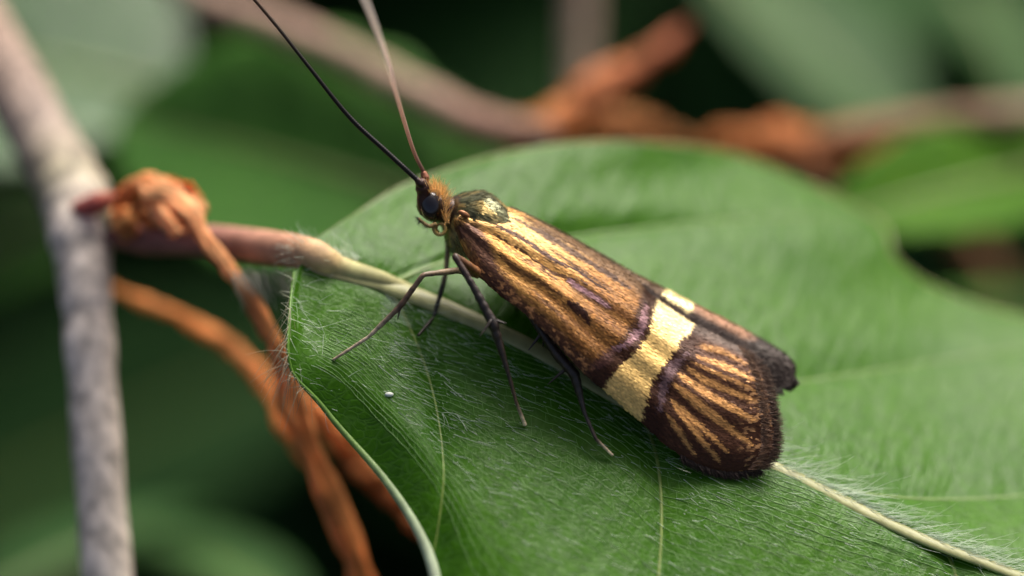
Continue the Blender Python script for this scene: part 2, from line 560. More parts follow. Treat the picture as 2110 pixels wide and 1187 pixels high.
# side veins: each a part of the blade
for side, vs in ((-1, NEAR_V), (1, FAR_V)):
    for v in vs:
        mb = MB()
        tt = np.linspace(0.0, 0.97, 60)
        path = on_leaf(side, v + 0 * tt, tt, -0.005)
        mb.tube(path, np.interp(tt, [0, .15, 1], [0.10, 0.065, 0.025]), 8, srgb(126, 150, 62) if side < 0 else srgb(110, 140, 66), flat=(N_LEAF, 0.6))
        mb.build("vein", M_VEIN, blade)
# thickened margin; sky sheen on the rolled near rim is painted in pale
mb = MB()
rr = np.linspace(0.0, 11, 420)
path = on_leaf(-1, rr, 0 * rr + 1.0, -0.03)
cm = np.stack([np.interp(rr, [0, 3, 4.5, 6], [a, a, b_, c_]) for a, b_, c_ in zip(srgb(104, 150, 48), srgb(130, 165, 80), srgb(190, 205, 170))], -1)
mb.tube(path, np.interp(rr, [0, 3, 4.6, 6.5, 11], [0.04, 0.045, 0.09, 0.17, 0.2]), 8, cm)
mb.build("leaf_margin", M_VEIN, blade)
mb = MB()
rr = np.linspace(0.0, 12, 420)
path = on_leaf(1, rr, 0 * rr + 1.0, -0.03)
mb.tube(path, np.interp(rr, [0, 2, 4], [.02, .04, .06]), 6, srgb(140, 145, 90))
mb.build("leaf_margin", M_VEIN, blade)

# hairs lying on the leaf
def veinlets():
    """the fine ladder veins of the near half, slightly raised, running from side vein to side vein"""
    mb = MB()
    segs = []
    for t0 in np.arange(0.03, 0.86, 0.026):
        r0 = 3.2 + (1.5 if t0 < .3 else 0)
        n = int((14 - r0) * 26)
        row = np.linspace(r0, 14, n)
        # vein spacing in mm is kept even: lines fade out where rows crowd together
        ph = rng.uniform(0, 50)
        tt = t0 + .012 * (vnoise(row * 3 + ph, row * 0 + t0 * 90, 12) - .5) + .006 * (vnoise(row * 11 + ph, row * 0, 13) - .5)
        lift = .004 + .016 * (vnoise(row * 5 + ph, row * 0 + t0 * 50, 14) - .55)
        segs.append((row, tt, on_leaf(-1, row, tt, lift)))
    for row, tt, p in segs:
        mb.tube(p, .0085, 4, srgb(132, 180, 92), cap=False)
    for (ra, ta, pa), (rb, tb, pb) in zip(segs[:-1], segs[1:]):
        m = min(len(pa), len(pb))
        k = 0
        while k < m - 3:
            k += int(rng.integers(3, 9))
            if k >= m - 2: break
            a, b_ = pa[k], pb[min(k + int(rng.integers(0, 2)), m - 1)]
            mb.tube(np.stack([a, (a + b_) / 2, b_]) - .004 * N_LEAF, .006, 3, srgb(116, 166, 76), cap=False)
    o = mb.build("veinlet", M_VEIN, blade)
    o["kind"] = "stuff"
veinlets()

def leaf_hairs():
    mb = MB()
    W = srgb(226, 238, 220)
    def batch(n, side, r0, r1, t0, t1, l0, l1, rad, lay, dirf, curl=.25, lift=.02):
        row = rng.uniform(r0, r1, n); tt = rng.uniform(t0, t1, n)
        root = on_leaf(side, row, tt, lift)
        d = dirf(n) + lay * N_LEAF
        L = rng.uniform(l0, l1, n)
        mb.hairs(root, d, L, rad, bend=rng.normal(0, curl, (n, 3)) * L[:, None] - N_LEAF * (lay * L)[:, None] * .8, seg=4, c=W)
    def along(spread, sgn=1, perp=0.0):
        return lambda n: sgn * E_MID + perp * E_PERP + rng.normal(0, spread, (n, 3))
    # short appressed hairs along the fine ladder veins of the near half
    batch(1150, -1, 4.6, 13.5, 0.05, 0.72, 0.15, 0.6, 0.006, 0.03, along(.16), curl=.12, lift=.01)
    # denser patch on the basal lobe
    batch(80, -1, 0.3, 4.5, 0.35, 1.0, 0.25, 0.8, 0.006, 0.08, along(.45, 1, .1))
    # tufts along the first side vein and the second
    for v, n in ((6.1, 40), (9.1, 30), (12.1, 20)):
        batch(n, -1, v - .02, v + .35, 0.02, 0.7, 0.3, 1.0, 0.008, 0.08, along(.35, 1, -.25))
    # silky fringe on the far side of the midrib
    batch(520, 1, 9.6, 13.8, 0.0, 0.035, 0.6, 1.6, 0.009, 0.30, along(.22, 1, .45), .16)
    batch(170, 1, 9.5, 12.5, 0.02, 0.30, 0.4, 1.0, 0.008, 0.15, along(.3, 1, .3))
    batch(250, 1, 0.0, 3.0, 0.0, 0.1, 0.4, 1.0, 0.010, 0.3, along(.4, -1, .0))
    # long hairs hanging from the left edge
    n = 45
    row = rng.normal(2.0, .55, n); root = on_leaf(-1, row, np.ones(n), 0)
    mb.hairs(root, -0.5 * UPV - .35 * RGT + rng.normal(0, .28, (n, 3)), rng.uniform(.4, 1.2, n), 0.010,
             bend=np.tile(-UPV * .35, (n, 1)), seg=4, c=srgb(190, 180, 150))
    n = 50
    row = rng.uniform(0.1, 4, n); root = on_leaf(-1, row, np.ones(n), 0)
    mb.hairs(root, -.6 * RGT + .2 * N_LEAF + rng.normal(0, .4, (n, 3)), rng.uniform(.15, .5, n), 0.008, seg=3, c=srgb(200, 205, 180))
    # silky hairs under the petiole
    n = 110
    root = P(rng.uniform(470, 600, n), rng.uniform(545, 575, n), rng.uniform(2.2, 3.4, n))
    mb.hairs(root, -UPV + .5 * RGT + rng.normal(0, .35, (n, 3)), rng.uniform(.5, 1.1, n), 0.010, seg=3, c=srgb(190, 190, 175))
    o = mb.build("leaf_hair", M_HAIR, blade)
    o["kind"] = "stuff"
leaf_hairs()

# petiole
mb = MB()
pp = catmull([P(215, 470, 6.6), P(300, 492, 5.6), P(420, 495, 4.8), P(540, 508, 3.6), P(640, 524, leaf_d(640, 522)), P(700, 554, leaf_d(700, 554) + .10), P(790, 581, leaf_d(790, 581) + .14), P(900, 622, leaf_d(900, 622) + .5)], 80)
k = np.linspace(0, 1, 80)
rad = np.interp(k, [0, .2, .45, .57, .71, .86, 1], [.40, .40, .44, .41, .33, .25, .12])
colr = np.stack([np.interp(k, [0, .3, .53, .66, .76], c_) for c_ in zip(srgb(120, 70, 66), srgb(164, 116, 104), srgb(206, 154, 124), srgb(216, 188, 134), (.46, .44, .19))], -1)
mb.tube(pp, rad, 14, colr)
mb.build("petiole", M_PETIOLE, blade)

def twig(name, pts, rads, cols, parent, n=80, sides=16, mat=None, lump=.06):
    mb = MB()
    path = catmull(pts, n)
    k = np.linspace(0, len(pts) - 1, n)
    rad = np.interp(k, np.arange(len(pts)), rads) * (1 + lump * (vnoise(k * 7, k * 0 + 3, 5) - .5) * 2)
    colr = np.stack([np.interp(k, np.arange(len(pts)), [c_[j] for c_ in cols]) for j in range(3)], -1)
    mb.tube(path, rad, sides, colr)
    return mb.build(name, mat or M_BARK, parent)

G1, G2 = srgb(236, 222, 206), srgb(224, 210, 196)
twig("twig", [P(-120, -60, 13), P(0, 130, 11.5), P(90, 290, 9.5), P(150, 400, 7.6), P(165, 480, 6.6), P(178, 620, 6), P(195, 850, 5.5), P(222, 1200, 5), P(240, 1400, 4.6)],
     [.95, .92, .88, .95,   .84, .66, .64, .66, .68], [srgb(164, 134, 112), srgb(162, 138, 122), srgb(156, 140, 128), srgb(156, 148, 124), G2, G2, G2, G1, G1], branch)
# side shoot joining at the node and the small red bud
twig("spur", [P(150, 420, 7.2), P(215, 452, 6.6), P(262, 480, 6.1), P(272, 500, 6.0)], [.6, .5, .42, .2], [srgb(150, 140, 100), srgb(150, 146, 110), srgb(180, 176, 150), srgb(180, 176, 160)], branch, 30)
twig("bud", [P(128, 444, 6.6), P(165, 432, 6.1), P(205, 418, 5.8), P(250, 404, 5.6)], [.12, .27, .30, .10], [srgb(165, 95, 82), srgb(176, 92, 84), srgb(180, 90, 80), srgb(180, 100, 60)], branch, 30, mat=M_VEIN)

def ribbon(name, pts, widths, col0, col1, parent, thick=.10, twist=0.0, face=None, n=110, curl=.25, mat=None):
    """thin papery strip with real thickness; pts world, widths half-widths"""
    col0, col1 = [c_ * .82 + .18 * (c_ @ np.array([.3, .6, .1])) * np.array([1.25, .95, .62]) for c_ in (np.asarray(col0), np.asarray(col1))]
    mb = MB()
    path = catmull(pts, n)
    k = np.linspace(0, 1, n)
    wd = np.interp(k, np.linspace(0, 1, len(widths)), widths) * (1 + .5 * (vnoise(k * 11 + 7 * twist, k * 0, 3) - .5))
    path = path + (np.max(widths) * .35) * np.stack([vnoise(k * 16, k * 0 + 5 * j + 3 * len(pts), 30 + j) - .5 for j in range(3)], -1) * np.sin(np.pi * k)[:, None]
    tg = norm(np.gradient(path, axis=0))
    f = norm(-FWD + .35 * UPV) if face is None else norm(np.asarray(face, float))
    sd = norm(np.cross(tg, f)); up = np.cross(sd, tg)
    a = twist * k[:, None]
    sd, up = sd * np.cos(a) + up * np.sin(a), up * np.cos(a) - sd * np.sin(a)
    q = np.linspace(-1, 1, 9)
    top = path[:, None] + sd[:, None] * (wd[:, None] * q)[..., None] - up[:, None] * (curl * wd[:, None] * q ** 2)[..., None]
    top = top + up[:, None] * (.30 * wd[:, None] * (vnoise(k[:, None] * 13, q[None] * 2.4 + 5, 6) - .5) + .10 * wd[:, None] * np.sin(q[None] * 9 + 3 * np.sin(k[:, None] * 9)))[..., None]
    bot = top - up[:, None] * thick
    edge = (np.abs(q)[None] ** 4) * np.sign(q)[None] * wd[:, None] * .45 * (vnoise(k[:, None] * 46, np.sign(q)[None] * 3 + 8 + 0 * k[:, None], 9) - .5)
    top = top + sd[:, None] * edge[..., None]; bot = bot + sd[:, None] * edge[..., None]
    ring = np.concatenate([top, bot[:, ::-1]], 1)
    colr = col0[None] * (1 - k[:, None]) + col1[None] * k[:, None]
    fib = .55 + .5 * vnoise(k[:, None] * 9, q[None] * 6 + 20, 15) + .35 * (vnoise(k[:, None] * 30, q[None] * 3 + 9, 16) - .5)
    fib = np.concatenate([fib, fib[:, ::-1]], 1)
    mb.grid(ring, np.repeat(colr[:, None], ring.shape[1], 1) * np.clip(fib, .2, 2)[..., None] ** 1.3 * 1.6, wrap=True)
    return mb.build(name, mat or M_DRY, parent)

O1, O2, O3 = srgb(240, 160, 76), srgb(234, 138, 56), srgb(246, 178, 116)
# long hanging scale in front of the node, running down behind the leaf
ribbon("bud_scale", [P(300, 390, 4.2), P(352, 400, 3.7), P(400, 440, 3.3), P(430, 490, 3.2), P(480, 565, 3.2), P(545, 660, 3.4), P(585, 750, 3.9), P(625, 860, 4.4), P(680, 1000, 4.8), P(745, 1160, 5.2), P(780, 1260, 5.4)],
       [.22, .26, .28, .24, .18, .22, .28, .40, .44, .40, .34], O3, O2, branch, curl=.25, twist=.7)
# crumpled scales around the node
ribbon("bud_scale", [P(238, 440, 5.2), P(255, 395, 4.9), P(290, 372, 4.8), P(330, 385, 4.7), P(378, 400, 4.6), P(405, 425, 4.5), P(402, 458, 4.4)], [.1, .22, .3, .26, .22, .22, .12], O2, O3, branch, curl=.5)
ribbon("bud_scale", [P(286, 378, 4.5), P(305, 405, 4.3), P(330, 440, 4.1), P(352, 468, 4.0), P(372, 478, 4.1)], [.08, .17, .19, .17, .1], O3, O3, branch, curl=.5)
ribbon("bud_scale", [P(240, 425, 5.4), P(252, 445, 5.2), P(262, 465, 5.1), P(270, 485, 5.2)], [.2, .32, .3, .12], O1, O2, branch, curl=.5)
ribbon("bud_scale", [P(345, 420, 4.6), P(360, 440, 4.9), P(380, 462, 4.9), P(415, 480, 4.5), P(450, 520, 4.3)], [.1, .25, .26, .2, .1], O2, O3, branch, curl=-.5)
for pts, wd, ca, cb, cu in (
    ([(232, 470), (262, 448), (300, 440), (338, 452), (352, 478)], [.08, .22, .28, .2, .06], O1, O2, .5),
    ([(300, 372), (345, 378), (388, 396), (410, 428)], [.08, .2, .24, .1], O2, O1, -.4),
    ([(330, 398), (352, 418), (350, 446), (328, 462)], [.1, .16, .16, .08], srgb(176, 84, 30), O2, .5),
    ([(368, 410), (392, 432), (396, 460), (420, 492)], [.1, .2, .2, .12], O3, O1, .4),
    ([(248, 392), (272, 412), (300, 418), (322, 402)], [.08, .18, .2, .08], srgb(196, 110, 60), O1, -.5)):
    ribbon("bud_scale", [P(x, y, 4.7 + .6 * random.random()) for x, y in pts], wd, ca, cb, branch, curl=cu, twist=random.uniform(-.8, .8))
# strands further back
ribbon("bud_scale", [P(215, 585, 9.4), P(300, 622, 9.4), P(400, 665, 9.3), P(480, 720, 9.2), P(545, 790, 9), P(600, 870, 8.8), P(650, 960, 8.8)], [.14, .18, .20, .20, .24, .30, .2], srgb(228, 144, 56), srgb(240, 142, 60), branch, curl=.3)
ribbon("bud_scale", [P(610, 800, 7.4), P(690, 880, 7.6), P(760, 960, 7.8), P(840, 1045, 8), P(930, 1120, 8.2)], [.26, .38, .40, .36, .2], srgb(238, 146, 62), srgb(218, 120, 54), branch, curl=.3)

# ------------------------------------------------------------------ leaves and twigs further back
def beech_leaf(parent, base, tip, side, wid, mat, name="leaf", fold=.18, droop=.15, pleat=.05):
    """base, tip world points; side = across vector hint; wid = half width (mm)"""
    base, tip, side = (np.asarray(a, float) for a in (base, tip, side))
    L = np.linalg.norm(tip - base)
    e1 = (tip - base) / L
    e2 = norm(side - e1 * (side @ e1)); nn = np.cross(e1, e2)
    if nn[2] < 0 and abs(nn[2]) > .05: nn = -nn
    s = np.linspace(0, 1, 60)[:, None]; tt = np.linspace(-1, 1, 25)[None]
    prof = (np.sin(np.pi * s ** 0.85) ** 0.75) * wid + .01
    wav = 1 + .03 * np.sin(s * 44) * np.abs(tt)
    x = s * L + .10 * L * np.abs(tt) * np.sin(np.pi * s)
    y = tt * prof * wav
    ph = (s - .12 * np.abs(tt)) * 44
    z = fold * np.abs(tt) * prof - droop * L * (s - .3) ** 2 + pleat * wid * .3 * np.abs(np.sin(ph / 2)) * np.sin(np.pi * np.abs(tt))
    x, y, z = np.broadcast_arrays(x, y, z)
    top = base + x[..., None] * e1 + y[..., None] * e2 + z[..., None] * nn
    bot = top - .12 * nn
    mb = MB()
    ring = np.concatenate([top, bot[:, ::-1]], 1)
    mb.grid(ring, wrap=True)
    lc = np.concatenate([np.stack([x, y, 0 * x], -1), np.stack([x, y, 0 * x], -1)[:, ::-1]], 1).reshape(-1, 3) + [30, 30, 0]
    o = mb.build(name, mat, parent, attr={"leafco": lc})
    mr = MB()
    mr.tube(top[:, 12] - nn * .02, np.interp(s[:, 0], [0, 1], [.3, .06]), 8, srgb(120, 140, 70))
    mr.build("midrib", M_VEIN, o)
    return o

def PB(px, py, d):
    return P(px, py, d * 1.1)

T1, T2 = srgb(176, 146, 124), srgb(140, 108, 88)
bl = thing("back_branch", PB(420, 0, 24), "blurred pinkish brown twig crossing behind the antennae with two pale green leaves", "branch")
twig("twig", [PB(330, -90, 19), PB(420, 0, 18.5), PB(560, 50, 18), PB(720, 120, 17), PB(880, 205, 16), PB(1000, 262, 15), PB(1130, 280, 14)], [.5, .5, .48, .46, .5, .55, .4], [T1, T1, T1, T1, T1, srgb(158, 120, 100), T2], bl)
beech_leaf(bl, PB(1080, 480, 15), PB(225, 205, 19), PB(500, 500, 17) - PB(600, 100, 20), 4.2, M_BGLEAF)
beech_leaf(bl, PB(370, 190, 24), PB(-380, 40, 26), PB(0, 500, 18) - PB(60, 0, 26), 8.0, M_BGGLOSS)

br = thing("back_branch", PB(1100, 280, 16), "blurred brown twig with orange bud scales and bright leaf beyond the leaf's far edge", "branch")
twig("twig", [PB(1640, 320, 17), PB(1720, 285, 17), PB(1850, 262, 18), PB(1980, 245, 19), PB(2180, 228, 20)], [.35, .42, .46, .42, .4], [srgb(170, 90, 40), srgb(150, 100, 62), srgb(136, 106, 72), srgb(130, 100, 70), T1], br)
ribbon("bud_scale", [PB(1420, 308, 16), PB(1490, 278, 16), PB(1580, 284, 16), PB(1670, 298, 16.5), PB(1760, 300, 17), PB(1850, 284, 17.5)], [.06, .34, .58, .62, .44, .16], srgb(196, 116, 40), srgb(206, 112, 40), br, thick=.3)
ribbon("bud_scale", [PB(1590, 275, 15), PB(1650, 310, 15), PB(1690, 350, 15), PB(1725, 400, 15)], [.12, .16, .14, .06], srgb(212, 122, 48), srgb(186, 130, 96), br, thick=.2)
beech_leaf(br, PB(2280, 330, 22), PB(1730, 420, 14), PB(2000, 480, 15) - PB(2000, 260, 18), 1.9, M_YOUNG)
beech_leaf(br, PB(1960, 330, 22), PB(2500, 360, 26), PB(2000, 480, 16) - PB(2000, 260, 34), 2.4, M_BGLEAF)

bb = thing("dry_bud", PB(1080, 290, 15), "blurred orange pointed dry bud scales rising behind the leaf beside a pale vertical twig", "bud")
ribbon("bud_scale", [PB(1060, 300, 14), PB(1120, 250, 14.5), PB(1200, 195, 15), PB(1290, 140, 15.5), PB(1370, 85, 16), PB(1425, 40, 16.5)], [.5, .60, .48, .34, .20, .03], srgb(224, 136, 50), srgb(192, 104, 76), bb, thick=.5, curl=.5)
ribbon("bud_scale", [PB(1080, 300, 16), PB(1180, 250, 16.5), PB(1280, 252, 17), PB(1370, 280, 17), PB(1440, 300, 17)], [.3, .5, .5, .3, .1], srgb(206, 120, 40), srgb(170, 110, 46), bb, thick=.4)

vt = thing("upright_twig", PB(1195, 200, 22), "blurred pale upright twig at the top behind the orange bud", "twig")
twig("stem", [PB(1190, 230, 24), PB(1195, 120, 24), PB(1198, 0, 24), PB(1202, -150, 24)], [.42, .44, .44, .44], [srgb(206, 178, 152)] * 4, vt)
rt = thing("brown_stem", PB(1990, 480, 30), "blurred dark brown stem in the shadow right of the leaf notch", "twig")
twig("stem", [PB(1930, 400, 30), PB(1985, 490, 30), PB(2040, 570, 30), PB(2120, 720, 30)], [.5, .55, .5, .5], [srgb(120, 80, 40)] * 4, rt)

def lone_leaf(base, tip, side, wid, mat, label):
    tl = thing("hedge_leaf", base, label, "leaf", "blurred leaves in the shade behind")
    beech_leaf(tl, base, tip, side, wid, mat, "blade")
lone_leaf(P(1460, -90, 44), P(1930, 330, 38), P(1500, 250, 38) - P(1800, 0, 46), 2.7, M_MID, "dull grey green blurred leaf slanting through the dark upper right")
lone_leaf(P(1990, -40, 46), P(2130, 230, 42), P(1900, 120, 42) - P(2200, 120, 52), 3.0, M_MID, "small pale blurred leaf in the upper right corner")
lone_leaf(P(-160, 1320, 26), P(420, 1000, 34), P(100, 1300, 20) - P(100, 1000, 40), 3.2, M_MID, "blurred green leaf low on the left behind the grey twig")
lone_leaf(P(600, 1280, 30), P(250, 1060, 36), P(400, 1300, 24) - P(400, 1000, 42), 3.0, M_MID, "blurred green leaf at the bottom between twig and orange scale")
lone_leaf(P(-160, 640, 24), P(170, 380, 28), P(-100, 300, 30) - P(100, 560, 24), 3.0, M_BGLEAF, "blurred green leaf at the left border behind the grey twig")
lone_leaf(P(2250, 700, 24), P(1880, 590, 30), P(2000, 720, 20) - P(2000, 520, 40), 2.6, M_BGLEAF, "olive blurred leaf just above the leaf's right far edge")

lone_leaf(P(-260, 1150, 62), P(760, 640, 66), P(300, 1100, 60) - P(200, 700, 62), 4.6, M_SHADED, "large dark green blurred leaf in the gap between twig and orange scales")
lone_leaf(P(-300, 820, 70), P(330, 560, 74), P(0, 900, 70) - P(-50, 500, 73), 3.6, M_SHADED, "dark blurred leaf at the left border below the twig's node")
# ------------------------------------------------------------------ white grain on the leaf
def leaf_pt(px, py, lift=0.0):
    return P(px, py, leaf_d(px, py)) + lift * N_LEAF

gp = leaf_pt(802, 813, .0)
mb = MB()
mb.ball(np.zeros(3) + gp, (.11, .06, .06), srgb(228, 232, 222), 14, 9)
v = np.concatenate(mb.v)
o = mb.build("white_grain", M_GRAIN)
o["label"] = "tiny white grain lying on the leaf near its front edge"; o["category"] = "grain"

# ------------------------------------------------------------------ the moth
moth = thing("moth", leaf_pt(1080, 760), "bronze longhorn moth with yellow wing band standing on the green leaf", "moth")

def pcurve(pts, n):
    """pixel/depth control points spaced by length -> (n,3)"""
    pts = np.asarray(pts, float)
    dense = catmull(pts, 400)
    L = np.concatenate([[0], np.cumsum(np.linalg.norm(np.diff(dense[:, :2], axis=0), axis=1))])
    q = np.linspace(0, L[-1], n)
    return np.stack([np.interp(q, L, dense[:, j]) for j in range(3)], -1)

def coons(D, C, B, T):
    """D: v=0 edge, C: v=1 edge (n), B: u=0 edge, T: u=1 edge (m) -> (n,m,3)"""
    n, mm = len(D), len(B)
    u = np.linspace(0, 1, n)[:, None, None]; v = np.linspace(0, 1, mm)[None, :, None]
    S1 = (1 - v) * D[:, None] + v * C[:, None]
    S2 = (1 - u) * B[None] + u * T[None]
    S3 = (1 - u) * (1 - v) * D[0] + u * (1 - v) * D[-1] + (1 - u) * v * C[0] + u * v * C[-1]
    return S1 + S2 - S3

NU, NV = 260, 110
def near_wing_px():
    D = pcurve([(950, 440, .35), (1000, 433, .62), (1045, 429, .9), (1120, 464, 1.0), (1200, 508, 1.05), (1300, 570, 1.1), (1345, 610, 1.1), (1428, 666, 1.1), (1480, 692, 1.1), (1535, 722, 1.1)], NU)
    C = pcurve([(934, 458, .25), (950, 500, .1), (985, 562, -.15), (1030, 606, -.35), (1080, 643, -.5), (1135, 694, -.6), (1200, 764, -.6), (1250, 806, -.5), (1315, 863, -.35), (1370, 913, -.25), (1435, 954, -.15), (1500, 972, -.05), (1562, 966, .0)], NU)
    B = pcurve([(950, 440, .35), (942, 449, .28), (934, 458, .25)], NV)
    T = pcurve([(1535, 722, 1.1), (1564, 768, .85), (1582, 830, .55), (1590, 890, .3), (1586, 935, .1), (1562, 966, .0)], NV)
    G = coons(D, C, B, T)
    u = np.linspace(0, 1, NU)[:, None]; v = np.linspace(0, 1, NV)[None]
    G[..., 2] -= .34 * (4 * v * (1 - v)) ** .8 * (.35 + .65 * np.sin(np.pi * u) ** .5)
    return G

def poly_dist(px, py, pts):
    """distance to a polyline and the position along it"""
    pts = np.asarray(pts, float)
    best = np.full(px.shape, 1e9); pos = np.zeros(px.shape)
    for i in range(len(pts) - 1):
        a, b_ = pts[i], pts[i + 1]
        ab = b_ - a
        tt = np.clip(((px - a[0]) * ab[0] + (py - a[1]) * ab[1]) / (ab @ ab), 0, 1)
        d = np.hypot(px - a[0] - tt * ab[0], py - a[1] - tt * ab[1])
        k = d < best
        best = np.where(k, d, best); pos = np.where(k, (i + tt) / (len(pts) - 1), pos)
    return best, pos

BAND_L = [(1352, 590), (1343, 627), (1336, 662), (1324, 696), (1294, 730), (1264, 760), (1247, 784), (1236, 800)]
BAND_R = [(1436, 640), (1424, 664), (1420, 680), (1399, 696), (1378, 730), (1348, 767), (1333, 799), (1321, 840), (1312, 872)]

def wing_color(px, py, u, v, jit):
    """scale colour on the near forewing (photo coordinates used as wing coordinates)"""
    sh = px.shape
    along = (px - 940) * .80 + (py - 450) * .60
    across = -(px - 940) * .60 + (py - 450) * .80
    e = 7 * (vnoise(across / 5 + 40, along / 60, 11) - .5) + 5 * jit
    gold = srgb(182, 136, 72); brown = srgb(120, 82, 40); pale = srgb(218, 186, 124); dark = srgb(54, 30, 18)
    violet = srgb(152, 116, 122); plum = srgb(78, 50, 46)
    st = vnoise(v * 30 + 3, along / 95 + 9, 21) * .25 + vnoise(v * 64 + 3, along / 55 + 9, 22) * .45 + vnoise(v * 110 + 3, along / 40 + 9, 23) * .30
    g = 1 - sstep(90, 360, along + 60 * (v - .5))
    col = gold * g[..., None] + brown * (1 - g[..., None])
    top = sstep(.02, .10, v) * (1 - sstep(.22, .50, v)) * (1 - sstep(90, 300, along))
    col = col * (1 - .6 * top[..., None]) + pale * .6 * top[..., None]  # pale patch paints the specular highlight near the wing base
    # lengthwise dark streaking
    k = sstep(.45, .68, st) * .55 * sstep(.1, .3, v)
    col = col * (1 - k[..., None]) + srgb(84, 46, 20) * k[..., None]
    lum = vnoise(px / 5, py / 5, 31)
    k = sstep(.55, .9, lum) * .35
    col = col * (1 - k[..., None]) + srgb(190, 130, 64) * k[..., None]
    def line(pts, w0, c, amt=1.0, taper=True, soft=.5, j=1.0):
        nonlocal col
        d, p = poly_dist(px, py, pts)
        ww = w0 * (np.sin(np.pi * np.clip(p * .9 + .05, 0, 1)) ** .5 if taper else 1.0)
        k = amt * (1 - sstep(ww * (1 - soft), ww * (1 + soft), d + e * .5 * j))
        col = col * (1 - k[..., None]) + c * k[..., None]
    # grey-brown hind margin strip
    k = (1 - sstep(.07, .17, v + .05 * (vnoise(along / 30, across * 0, 4) - .5))) * sstep(60, 160, along) * .85
    col = col * (1 - k[..., None]) + srgb(92, 70, 48) * k[..., None]
    line([(988, 451), (1045, 477), (1089, 501), (1136, 535), (1176, 552), (1250, 600)], 4.6, dark, 1.0, True, .35)
    line([(1050, 447), (1102, 474), (1153, 504), (1203, 535), (1290, 590)], 6, srgb(54, 34, 22), .95, True, .4)
    line([(1010, 478), (1070, 512), (1130, 556), (1200, 580)], 2.6, dark, .9, True, .4)
    line([(1110, 500), (1180, 545), (1270, 605)], 2.6, dark, .8, True, .4)
    line([(1062, 440), (1130, 478), (1200, 520)], 3, srgb(64, 40, 24), .7)
    line([(1030, 500), (1080, 535), (1140, 572)], 3, dark, .7)
    line([(1020, 520), (1060, 552), (1116, 583), (1150, 606)], 4.5, dark, .8)
    line([(1090, 590), (1140, 640), (1170, 670)], 3.0, dark, .6)
    line([(1163, 573), (1180, 585), (1203, 599), (1230, 616), (1252, 632)], 10, dark, .8)
    line([(1163, 571), (1180, 583), (1203, 598), (1230, 615), (1252, 631)], 4.6, violet, .8)
    line([(1163, 618), (1180, 630), (1195, 642), (1210, 664)], 8, srgb(44, 20, 12), 1.0)
    # basal and costal plum border
    k = (1 - sstep(10, 26, poly_dist(px, py, [(945, 470), (968, 475), (990, 515), (1008, 560), (1040, 600)])[0] + e)) * .9
    col = col * (1 - k[..., None]) + plum * .8 * k[..., None]
    k = sstep(.86, .93, v + .06 * (lum - .5)) * sstep(30, 90, along) * .9
    col = col * (1 - k[..., None]) + srgb(70, 44, 32) * k[..., None]
    k = sstep(.82, .9, v) * sstep(.62, .8, lum) * sstep(30, 90, along) * .8
    col = col * (1 - k[..., None]) + srgb(176, 124, 78) * k[..., None]
    # inner dark band with violet core
    line([(1338, 600), (1326, 640), (1316, 676), (1288, 712), (1255, 742), (1225, 785)], 22, dark, .95, False, .35, 2)
    line([(1325, 622), (1318, 652), (1314, 676), (1290, 702), (1258, 716)], 7, violet, .72, True, .6, 2)
    line([(1258, 716), (1240, 735), (1215, 752)], 12, plum, .7)
    # the yellow band
    xl = np.interp(py, [p[1] for p in BAND_L], [p[0] for p in BAND_L])
    xr = np.interp(py, [p[1] for p in BAND_R], [p[0] for p in BAND_R])
    out = px > xr - e
    # outer field: dark with golden rays
    f = sstep(-2, 2, px - (xr + e))
    oc = np.zeros(sh + (3,)) + srgb(70, 43, 28)
    inner = col; col = oc.copy()
    ray = srgb(184, 134, 78)
    for pts, w0, am in (
        ([(1425, 706), (1470, 718), (1522, 742)], 7.5, .55), ([(1432, 733), (1485, 752), (1545, 782)], 9.5, .8),
        ([(1408, 752), (1448, 780), (1485, 798), (1562, 830)], 9, 1.0), ([(1388, 764), (1448, 808), (1548, 866)], 12, 1.0),
        ([(1380, 786), (1436, 833), (1542, 916)], 11.5, 1.0), ([(1378, 818), (1423, 862), (1492, 930)], 8.5, 1.0),
        ([(1380, 832), (1425, 884), (1475, 950)], 8, 1.0), ([(1368, 848), (1395, 888), (1428, 938)], 7.5, .9),
        ([(1416, 742), (1470, 768), (1555, 806)], 6, .7)):
        line(pts, w0 * .74, ray * (.55 + .6 * vnoise(across / 3.2, along / 26, 8) + .2 * vnoise(px / 5, py / 5, 18))[..., None], am, True, .45, .8)
    k = sstep(.62, .8, vnoise(px / 6, py / 6, 44)) * sstep(1500, 1545, px) * .7
    col = col * (1 - k[..., None]) + srgb(200, 150, 100) * k[..., None]
    line([(1420, 690), (1404, 732), (1378, 752), (1362, 776), (1354, 806), (1344, 840), (1340, 885)], 21, dark, .95, False, .3, 2)
    line([(1407, 728), (1383, 748), (1367, 772), (1359, 803), (1352, 845)], 9, srgb(104, 82, 86), .7, True, .5, 2)
    k = sstep(.0, .10, v) * 0 + (1 - sstep(.05, .14, v)) * sstep(420, 520, along)
    col = col * (1 - k[..., None]) + srgb(70, 56, 48) * k[..., None]
    outer = col
    col = inner * (1 - f[..., None]) + outer * f[..., None]
    b_ = sstep(-2, 2, px - (xl + e)) * (1 - f)
    yel = srgb(216, 180, 110) + (srgb(226, 204, 150) - srgb(216, 180, 110)) * (1 - sstep(.12, .42, v))[..., None]
    yel = yel * (.9 + .2 * vnoise(across / 4, along / 30, 55))[..., None]
    col = col * (1 - b_[..., None]) + yel * b_[..., None]
    return col

def bilinear(G, u, v):
    n, mm = G.shape[:2]
    x = np.clip(u * (n - 1), 0, n - 1.001); y = np.clip(v * (mm - 1), 0, mm - 1.001)
    i = x.astype(int); j = y.astype(int); fx = (x - i)[:, None]; fy = (y - j)[:, None]
    return (G[i, j] * (1 - fx) + G[i + 1, j] * fx) * (1 - fy) + (G[i, j + 1] * (1 - fx) + G[i + 1, j + 1] * fx) * fy

